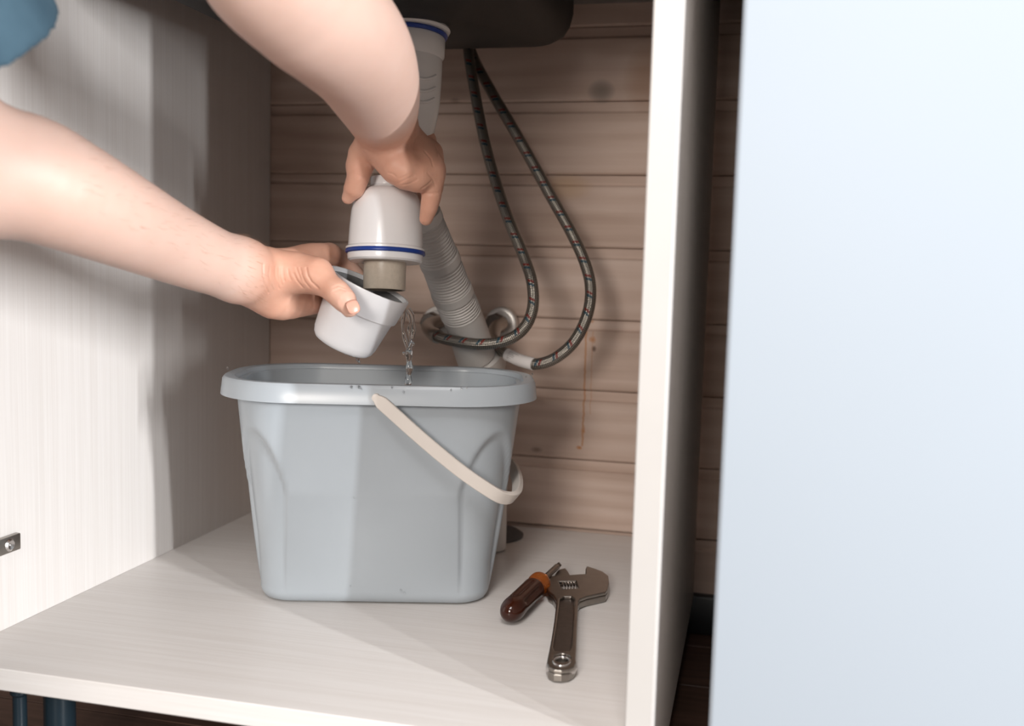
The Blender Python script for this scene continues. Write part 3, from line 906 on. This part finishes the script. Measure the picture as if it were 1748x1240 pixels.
link('tip', lathe('tip', [(0, tl * 0.85), (0.0036, tl * 0.85), (0.0040, tl * 0.90), (0.0034, tl * 0.97), (0.0016, tl * 1.0), (0, tl * 1.0)], A1 - sa * 0.02, A2 - A1, 4, 10), M_BLADE, sd, label='dark blade tip')

# ================================================================== PERSON
class SDF:
    """smooth union of tapered capsules, meshed with surface nets block by block"""
    def __init__(s): s.p = []; s.post = None
    def chain(s, pts, k, step=0.010):
        if len(pts) > 2:
            Q, _ = catmull([[*map(float, a), float(ra)] for a, ra in pts], step)
            pts = [(q[:3], q[3]) for q in Q]
        s.p.append((k, [(np.array(a, float), float(ra), np.array(b, float), float(rb)) for (a, ra), (b, rb) in zip(pts, pts[1:])]))
    def ev(s, Q, groups, far):
        d = np.full(Q.shape[:-1], far, np.float64)
        for k, segs in groups:
            dc = None
            for a, ra, b, rb in segs:
                ab = b - a
                t = np.clip(((Q - a) @ ab) / max(ab @ ab, 1e-12), 0, 1)
                di = np.linalg.norm(Q - a - t[..., None] * ab, axis=-1) - (ra + (rb - ra) * t)
                dc = di if dc is None else np.minimum(dc, di)
            h = np.maximum(k - np.abs(d - dc), 0) / k
            d = np.minimum(d, dc) - h * h * k * 0.25
        return s.post(Q, d) if s.post else d
    def build(s, h, B=20):
        allseg = [(gi, g_[0], sg) for gi, g_ in enumerate(s.p) for sg in g_[1]]
        lo = np.min([np.minimum(a - ra, b - rb) for _, _, (a, ra, b, rb) in allseg], 0) - 4 * h
        hi = np.max([np.maximum(a + ra, b + rb) for _, _, (a, ra, b, rb) in allseg], 0) + 4 * h
        SA = np.array([q[2][0] for q in allseg]); SB = np.array([q[2][2] for q in allseg]); SAB = SB - SA
        RA = np.array([q[2][1] for q in allseg]); RB = np.array([q[2][3] for q in allseg]); SK = np.array([q[1] for q in allseg])
        SD = np.maximum((SAB ** 2).sum(1), 1e-12)
        nb = np.ceil((hi - lo) / (h * B)).astype(int)
        NX, NY, NZ = nb * B + 4
        half = h * B / 2; diag = half * math.sqrt(3) + 3 * h
        far = 1.0
        ids, pos, quads = [], [], []
        g = np.arange(B + 2)
        gx, gy, gz = np.meshgrid(g, g, g, indexing='ij')
        base = np.stack([gx, gy, gz], -1) * h
        for bx in range(nb[0]):
            for by in range(nb[1]):
                for bz in range(nb[2]):
                    o = lo + np.array([bx, by, bz]) * B * h
                    c = o + half
                    t = np.clip(((c - SA) * SAB).sum(1) / SD, 0, 1)
                    di = np.linalg.norm(c - SA - t[:, None] * SAB, axis=1) - (RA + (RB - RA) * t)
                    if di.min() > diag or di.min() < -diag - 0.02: continue
                    near = {}
                    for q in np.flatnonzero(di < diag + SK): near.setdefault(allseg[q][0], []).append(allseg[q][2])
                    loc = [(s.p[gi][0], near[gi]) for gi in sorted(near)]
                    V = s.ev(base + o, loc, far)
                    ins = V < 0
                    if ins.all() or not ins.any(): continue
                    cnt = np.zeros((B + 1,) * 3); acc = np.zeros((B + 1, B + 1, B + 1, 3))
                    sl = lambda d, ax_: tuple(slice(d[q], d[q] + B + 1) for q in range(3))
                    for ax_ in range(3):
                        e = np.eye(3, dtype=int)[ax_]
                        o1, o2 = [q for q in range(3) if q != ax_]
                        for i in (0, 1):
                            for j in (0, 1):
                                d0 = np.zeros(3, int); d0[o1] = i; d0[o2] = j
                                v0 = V[sl(d0, 0)]; v1_ = V[sl(d0 + e, 0)]
                                m = (v0 < 0) != (v1_ < 0)
                                t = np.where(m, v0 / np.where(m, v0 - v1_, 1), 0)
                                cnt += m
                                for q in range(3):
                                    acc[..., q] += m * (d0[q] + (t if q == ax_ else 0))
                    act = cnt > 0
                    I = np.argwhere(act)
                    G = I + np.array([bx, by, bz]) * B + 2
                    ids.append((G[:, 0] * NY + G[:, 1]) * NZ + G[:, 2])
                    pos.append(o + (I + acc[act] / cnt[act][:, None]) * h)
                    for ax_ in range(3):
                        e = np.eye(3, dtype=int)[ax_]
                        o1, o2 = [q for q in range(3) if q != ax_]
                        if ax_ == 1: o1, o2 = o2, o1
                        v0 = ins[:B, :B, :B]
                        v1_ = ins[e[0]:B + e[0], e[1]:B + e[1], e[2]:B + e[2]]
                        E = np.argwhere(v0 != v1_)
                        if not len(E): continue
                        fl = v0[tuple(E.T)]
                        G = E + np.array([bx, by, bz]) * B + 2
                        u1 = np.eye(3, dtype=int)[o1]; u2 = np.eye(3, dtype=int)[o2]
                        cs = [G - u1 - u2, G - u2, G, G - u1]
                        q = np.stack([(c_[:, 0] * NY + c_[:, 1]) * NZ + c_[:, 2] for c_ in cs], 1)
                        q[~fl] = q[~fl][:, ::-1]
                        quads.append(q)
        ids = np.concatenate(ids); pos = np.concatenate(pos); quads = np.concatenate(quads)
        uid, first = np.unique(ids, return_index=True)
        P = pos[first]
        k = np.searchsorted(uid, quads); k = np.clip(k, 0, len(uid) - 1)
        ok = (uid[k] == quads).all(1)
        return P, k[ok]


def sdf_mesh(name, s, h):
    P, Q = s.build(h)
    me = bpy.data.meshes.new(name)
    me.vertices.add(len(P)); me.vertices.foreach_set('co', P.astype(np.float32).ravel())
    me.loops.add(len(Q) * 4); me.loops.foreach_set('vertex_index', Q.astype(np.int32).ravel())
    me.polygons.add(len(Q)); me.polygons.foreach_set('loop_start', np.arange(0, len(Q) * 4, 4, dtype=np.int32))
    me.polygons.foreach_set('use_smooth', np.ones(len(Q), bool))
    me.update(calc_edges=True); me.validate()
    return me, P


def J(px, py, z, rpx): return (AZ(px, py, z), rpx * z / FPX)


body = SDF()
# --- right arm (from above) down to the trap
SR, SLF = np.array([-0.260, -0.870, 0.985]), np.array([-0.560, -0.900, 0.800])
EL_R = AZ(462, -60, 0.715)
body.chain([(SR, 0.058), (SR * 0.5 + EL_R * 0.5, 0.050), (EL_R, 0.047)], 0.03)
body.chain([(EL_R, 0.047), J(520, 2, 0.745, 116), J(575, 52, 0.785, 107), J(615, 100, 0.835, 94), J(640, 155, 0.90, 77), J(652, 195, 0.95, 61), J(661, 222, 0.978, 50)], 0.02)
# hand: heel and back of the hand
body.chain([J(661, 222, 0.978, 50), J(668, 250, 0.990, 42), J(690, 272, 0.990, 42)], 0.010)
body.chain([J(656, 260, 0.978, 29), J(684, 287, 0.972, 33), J(712, 301, 0.974, 28)], 0.008)
body.chain([J(690, 240, 1.000, 34), J(718, 268, 1.000, 32), J(730, 292, 0.985, 26)], 0.010)
body.chain([J(694, 232, 1.020, 30), J(722, 243, 1.036, 20), J(728, 262, 1.045, 20)], 0.008)
# four fingers, nearest first
body.chain([J(735, 296, 0.984, 20), J(737, 328, 0.987, 17.5), J(733, 352, 0.990, 15.5), J(727, 374, 0.994, 11.5)], 0.004)
body.chain([J(738, 280, 1.010, 18), J(744, 310, 1.028, 14.5), J(738, 338, 1.042, 13.5), J(728, 362, 1.050, 10.5)], 0.004)
body.chain([J(734, 262, 1.034, 17), J(738, 296, 1.056, 14.5), J(728, 326, 1.072, 13), J(712, 348, 1.078, 10.5)], 0.004)
body.chain([J(724, 244, 1.052, 16), J(722, 276, 1.078, 14), J(706, 304, 1.088, 12.5), J(690, 325, 1.088, 10)], 0.004)
for a_, b_ in (((722, 236, 1.030, 17), (722, 248, 1.028, 18)), ((738, 259, 1.014, 17), (734, 270, 1.01, 17)), ((742, 290, 0.992, 15.5), (738, 300, 0.985, 15.5))):
    body.chain([J(*a_), J(*b_)], 0.012)
# thumb
body.chain([J(648, 236, 0.992, 34), J(622, 262, 0.998, 27), J(614, 283, 1.000, 22)], 0.008)
body.chain([J(614, 283, 1.000, 21.5), J(611, 305, 1.000, 19), J(603, 325, 1.004, 17.5), J(594, 338, 1.008, 11)], 0.005)
# --- left arm from the left of the frame to the cup
EL_L = AZ(-95, 288, 0.745)
body.chain([(SLF, 0.056), (SLF * 0.5 + EL_L * 0.5, 0.051), (EL_L, 0.050)], 0.03)
body.chain([(EL_L, 0.050), J(30, 300, 0.775, 110), J(110, 330, 0.795, 98), J(200, 372, 0.83, 83), J(290, 415, 0.88, 68), J(360, 445, 0.92, 58), J(410, 462, 0.95, 52)], 0.02)
body.chain([J(410, 462, 0.95, 52), J(445, 473, 0.972, 46)], 0.015)
# heel of the hand and little-finger side
body.chain([J(440, 492, 0.975, 37), J(474, 512, 0.995, 35), J(520, 515, 1.022, 25), J(545, 515, 1.045, 20)], 0.009)
# back of the hand to the knuckles
body.chain([J(445, 465, 0.978, 42), J(492, 456, 1.010, 33), J(530, 441, 1.038, 26), J(562, 435, 1.055, 20)], 0.009)
body.chain([J(470, 480, 0.990, 38), J(520, 485, 1.030, 30), J(548, 480, 1.055, 22)], 0.010)
# thumb
body.chain([J(468, 464, 0.975, 37), J(505, 466, 0.975, 36.5), J(538, 470, 0.968, 31)], 0.008)
body.chain([J(540, 472, 0.967, 29), J(562, 489, 0.958, 22.5), J(578, 502, 0.952, 22.5), J(592, 518, 0.950, 20), J(598, 528, 0.950, 15.5)], 0.006)
# four fingers round the back of the cup
body.chain([J(564, 435, 1.058, 19), J(590, 447, 1.078, 14), J(618, 478, 1.082, 13), J(642, 500, 1.072, 10.5)], 0.004)
body.chain([J(556, 460, 1.062, 18), J(590, 487, 1.082, 14), J(618, 515, 1.078, 13), J(640, 534, 1.066, 10.5)], 0.004)
body.chain([J(550, 488, 1.062, 18), J(580, 515, 1.078, 13.5), J(605, 540, 1.070, 12), J(625, 556, 1.058, 10)], 0.004)
body.chain([J(545, 512, 1.052, 17), J(565, 530, 1.064, 12), J(585, 550, 1.060, 11), J(602, 565, 1.052, 9)], 0.004)
# --- shoulders, chest, neck and head (outside the picture)
CH = np.array([-0.42, -0.98, 0.94]); PEL = np.array([-0.68, -1.40, 0.86])
body.chain([(SR, 0.060), (CH + np.array([0.02, 0, 0.02]), 0.085), (SLF, 0.058)], 0.05)
body.chain([(CH, 0.11), (CH * 0.5 + PEL * 0.5, 0.115), (PEL, 0.13)], 0.05)
NK = np.array([-0.395, -0.875, 1.03]); HD = np.array([-0.365, -0.800, 1.10])
body.chain([(CH + np.array([0.01, 0.01, 0.05]), 0.06), (NK, 0.055), (HD + np.array([-0.02, -0.03, -0.03]), 0.055)], 0.03)
fd = np.array([0.10, 0.50, -0.86]); fd /= np.linalg.norm(fd)          # the way the face looks
hu = np.array([0.10, 0.85, 0.50]); hu = hu - fd * (hu @ fd); hu /= np.linalg.norm(hu)
hr = np.cross(fd, hu)
body.chain([(HD - fd * 0.025 + hu * 0.03, 0.080), (HD + fd * 0.015 + hu * 0.03, 0.076)], 0.03)
body.chain([(HD + fd * 0.02 - hu * 0.02, 0.060), (HD + fd * 0.045 - hu * 0.075, 0.030)], 0.03)
body.chain([(HD + fd * 0.085 + hu * 0.012, 0.008), (HD + fd * 0.106 - hu * 0.022, 0.011)], 0.008)
body.chain([(HD + fd * 0.076 - hu * 0.052 - hr * 0.016, 0.008), (HD + fd * 0.076 - hu * 0.052 + hr * 0.016, 0.008)], 0.006)
for q in (-1, 1):
    body.chain([(HD + hr * q * 0.078 + hu * 0.012 - fd * 0.01, 0.011), (HD + hr * q * 0.076 - hu * 0.020 - fd * 0.004, 0.008)], 0.006)
me, P = sdf_mesh('body', body, 0.0022)
hc1, hc2 = AZ(690, 280, 1.0), AZ(530, 490, 1.0)
# finer mesh on the hands, then skin folds pressed into it
bm = bmesh.new(); bm.from_mesh(me); bm.verts.ensure_lookup_table()
dh_ = np.minimum(np.linalg.norm(P - hc1, axis=1), np.linalg.norm(P - hc2, axis=1))
arm_v = [bm.verts[i] for i in np.flatnonzero(dh_ > 0.075)]
for it in range(10):
    bmesh.ops.smooth_vert(bm, verts=arm_v, factor=0.5, use_axis_x=True, use_axis_y=True, use_axis_z=True)
P = np.array([v.co[:] for v in bm.verts])
near = (np.linalg.norm(P - hc1, axis=1) < 0.085) | (np.linalg.norm(P - hc2, axis=1) < 0.095)
ed_ = [e for e in bm.edges if near[e.verts[0].index] and near[e.verts[1].index]]
bmesh.ops.subdivide_edges(bm, edges=ed_, cuts=1, use_grid_fill=True, smooth=0.0)
bm.normal_update()
bm.to_mesh(me); bm.free()
n_ = len(me.vertices)
P = np.empty(n_ * 3, np.float32); me.vertices.foreach_get('co', P); P = P.reshape(-1, 3).astype(float)
NRM = np.empty(n_ * 3, np.float32); me.vertices.foreach_get('normal', NRM); NRM = NRM.reshape(-1, 3).astype(float)
FOLDS = []
def folds(ox, oy, k, depth, wd, *lines):
    for l in lines: FOLDS.append(([(ox + x / k, oy + y / k) for x, y in l], depth, wd))
folds(380, 380, 6.2, 0.0011, 1.5, [(885, 480), (900, 560), (940, 630), (1015, 695)], [(430, 440), (430, 560), (455, 660), (485, 745)])
folds(380, 380, 6.2, 0.0007, 1.3, [(820, 480), (840, 560), (870, 630), (925, 690)], [(750, 540), (790, 620), (850, 690)], [(690, 490), (700, 560), (725, 610)],
      [(640, 470), (640, 540), (655, 620)], [(560, 470), (555, 560), (580, 650), (600, 700)], [(500, 470), (490, 560), (510, 650), (540, 720)], [(600, 480), (600, 560), (625, 660)],
      [(1165, 690), (1225, 665), (1290, 690)], [(1180, 725), (1240, 700), (1300, 720)], [(780, 480), (800, 540), (825, 600)])
folds(560, 200, 5.636, 0.0010, 1.5, [(405, 420), (440, 500), (490, 570)], [(850, 150), (845, 230), (825, 300)], [(910, 735), (990, 738), (1075, 725)])
folds(560, 200, 5.636, 0.0006, 1.3, [(580, 540), (620, 545), (650, 570)], [(660, 640), (740, 605), (830, 560)], [(720, 655), (790, 640), (860, 600)], [(690, 590), (760, 560)],
      [(960, 540), (1010, 600), (1030, 660)], [(900, 690), (960, 650), (1000, 610)], [(280, 180), (300, 230)], [(290, 560), (360, 580)], [(330, 300), (380, 330)],
      [(1010, 230), (1050, 300), (1060, 380)], [(930, 330), (990, 400), (1010, 470)])
rel = P - CAM; zz = rel @ _fw
PX = 874 + FPX * (rel @ RIGHT) / zz; PY = 620 - FPX * (rel @ UP) / zz
facing = np.clip(-(NRM * rel).sum(1) / np.linalg.norm(rel, axis=1) * 3, 0, 1)
push = np.zeros(n_)
sel = np.flatnonzero((np.minimum(np.linalg.norm(P - hc1, axis=1), np.linalg.norm(P - hc2, axis=1)) < 0.10) & (facing > 0) & (zz < 1.045))
for line, dep, wd in FOLDS:
    best = np.full(len(sel), 1e9)
    for (x0, y0), (x1, y1) in zip(line, line[1:]):
        dx, dy = x1 - x0, y1 - y0
        t_ = np.clip(((PX[sel] - x0) * dx + (PY[sel] - y0) * dy) / (dx * dx + dy * dy), 0, 1)
        best = np.minimum(best, np.hypot(PX[sel] - x0 - t_ * dx, PY[sel] - y0 - t_ * dy))
    push[sel] = np.maximum(push[sel], dep * np.exp(-(best / wd) ** 2) - 0.25 * dep * np.exp(-((best - 2.6 * wd) / wd) ** 2))
P = P - NRM * (push * facing)[:, None]
me.vertices.foreach_set('co', P.astype(np.float32).ravel()); me.update()
for p_ in me.polygons: p_.use_smooth = True
dd = np.minimum(np.linalg.norm(P - hc1, axis=1), np.linalg.norm(P - hc2, axis=1))
att = me.attributes.new('hand', 'FLOAT', 'POINT')
att.data.foreach_set('value', np.clip((0.098 - dd) / 0.035, 0, 1).astype(np.float32))
person = empty('person', 'person in a blue shirt reaching in, one hand on the trap, one holding the cup', 'person', (-0.74, -1.40, 0))
link('body', me, M_SKIN, person)
# fine arm hair
rng = np.random.default_rng(3)
c_ = np.flatnonzero((PX > 60) & (PX < 452) & (PY > 150) & (PY < 560) & (zz < 0.98) & (zz > 0.74))
c_ = c_[(PY[c_] - (205 + 0.58 * PX[c_])) < 60]
vs, fs = [], []
adir = AZ(430, 470, 0.96) - AZ(100, 330, 0.795); adir /= np.linalg.norm(adir)
for i in rng.choice(c_, 420):
    nr = NRM[i]; d_ = adir + rng.normal(0, 0.22, 3) + nr * 0.35; d_ = d_ / np.linalg.norm(d_)
    L2 = rng.uniform(0.005, 0.011); sd_ = np.cross(d_, nr); sd_ /= np.linalg.norm(sd_)
    b0 = len(vs); p0 = P[i] - nr * 0.0004
    vs += [p0 - sd_ * 5e-5, p0 + sd_ * 5e-5, p0 + nr * 8e-5, p0 + d_ * L2 * 0.5 + nr * 0.0006 - sd_ * 4e-5, p0 + d_ * L2 * 0.5 + nr * 0.0006 + sd_ * 4e-5, p0 + d_ * L2 * .5 + nr * .00068, p0 + d_ * L2 + nr * 0.0005]
    fs += [(b0, b0 + 1, b0 + 4, b0 + 3), (b0 + 1, b0 + 2, b0 + 5, b0 + 4), (b0 + 2, b0, b0 + 3, b0 + 5), (b0 + 3, b0 + 4, b0 + 6), (b0 + 4, b0 + 5, b0 + 6), (b0 + 5, b0 + 3, b0 + 6)]
link('arm_hair', mesh('arm_hair', vs, fs), plain('reddish_arm_hair', (0.30, 0.15, 0.08), 0.5), person, kind='stuff')


def nail(c, axis, normal, w_, l_):
    axis = axis / np.linalg.norm(axis); normal = normal - axis * (normal @ axis); normal /= np.linalg.norm(normal)
    sd_ = np.cross(axis, normal)
    vs, fs = [], []
    n1, n2 = 9, 7
    for i in range(n2):
        v = i / (n2 - 1) * 2 - 1
        ww = w_ * (1 - 0.25 * max(0, v) ** 3 - 0.12 * max(0, -v) ** 2)
        for j in range(n1):
            t = (j / (n1 - 1) * 2 - 1)
            vs.append(c + axis * v * l_ / 2 * (1 - 0.18 * t * t) + sd_ * ww / 2 * math.sin(t * 1.25) / math.sin(1.25) + normal * (0.0016 * (math.cos(t * 1.25) - 1) + 0.0003 - 0.0008 * v * v))
    for i in range(n2 - 1):
        for j in range(n1 - 1):
            fs.append((i * n1 + j, i * n1 + j + 1, (i + 1) * n1 + j + 1, (i + 1) * n1 + j))
    return smooth(mesh('fingernail', vs, fs), 180)


NA = AZ(601, 525, 0.950)
nl = link('fingernail', nail(NA - _fw * 0.0098 + RIGHT * 0.0028, AZ(603, 534, .95) - AZ(595, 514, .95), -_fw * 0.93 + RIGHT * 0.42, 0.0125, 0.0135), M_NAIL, person)
sm_ = nl.modifiers.new('thickness', 'SOLIDIFY'); sm_.thickness = 0.0007
# hair, eyes
hair = SDF()
hair.chain([(HD - fd * 0.032 + hu * 0.040, 0.083), (HD + fd * 0.004 + hu * 0.050, 0.076)], 0.03)
link('hair', sdf_mesh('hair', hair, 0.004)[0], M_HAIR, person)
for q in (-1, 1):
    bm = bmesh.new(); bmesh.ops.create_uvsphere(bm, u_segments=16, v_segments=10, radius=0.011)
    for v in bm.verts: v.co += Vector(HD + fd * 0.072 + hu * 0.010 + hr * q * 0.030)
    e_ = bpy.data.meshes.new('eye'); bm.to_mesh(e_); bm.free()
    link('eye', smooth(e_, 180), plain('eye_white', (0.8, 0.78, 0.76), 0.2), person)
# shirt with short sleeves
sh = SDF()
sh.chain([(SR, 0.072), (CH + np.array([0.02, 0, 0.02]), 0.10), (SLF, 0.072)], 0.05)
sh.chain([(CH, 0.125), (CH * 0.5 + PEL * 0.5, 0.135), (PEL, 0.150)], 0.05)
sh.chain([(CH + np.array([0.01, 0.01, 0.06]), 0.07), (NK + np.array([-0.005, -0.008, -0.015]), 0.062)], 0.02)
link('shirt', sdf_mesh('shirt', sh, 0.005)[0], M_DENIM, person)
def sleeve(S0_, E0_, f, r0, r1):
    d_ = (E0_ - S0_) / np.linalg.norm(E0_ - S0_); H_ = S0_ + (E0_ - S0_) * f
    q_ = SDF(); q_.chain([(S0_, r0), (H_ + d_ * 0.05, r1)], 0.01)
    def post(Q, d):
        return np.maximum(np.maximum(d, (Q - H_) @ d_), np.minimum(-(d + 0.007), 1) - np.maximum(0, -((Q - H_) @ d_) - 0.06))
    q_.post = post
    return link('sleeve', sdf_mesh('sleeve', q_, 0.0035)[0], M_DENIM, person)
sleeve(SLF, EL_L, 0.675, 0.085, 0.118)
sleeve(SR, EL_R, 0.42, 0.078, 0.078)
tr = SDF()
for hip, kn, ft in (((-0.62, -1.42, 0.78), (-0.62, -1.36, 0.45), (-0.64, -1.44, 0.09)), ((-0.78, -1.42, 0.78), (-0.84, -1.34, 0.45), (-0.86, -1.42, 0.09))):
    tr.chain([(hip, 0.095), (kn, 0.068), (ft, 0.055)], 0.04)
tr.chain([((-0.62, -1.40, 0.86), 0.13), ((-0.74, -1.40, 0.86), 0.13)], 0.05)
link('trousers', sdf_mesh('trousers', tr, 0.008)[0], M_TROUSER, person)
for x_, y_ in ((-0.64, -1.43), (-0.86, -1.41)):
    f_ = SDF(); f_.chain([((x_, y_ - 0.03, 0.042), 0.040), ((x_, y_ + 0.16, 0.036), 0.034)], 0.03)
    link('shoe', sdf_mesh('shoe', f_, 0.006)[0], M_BLACK, person)
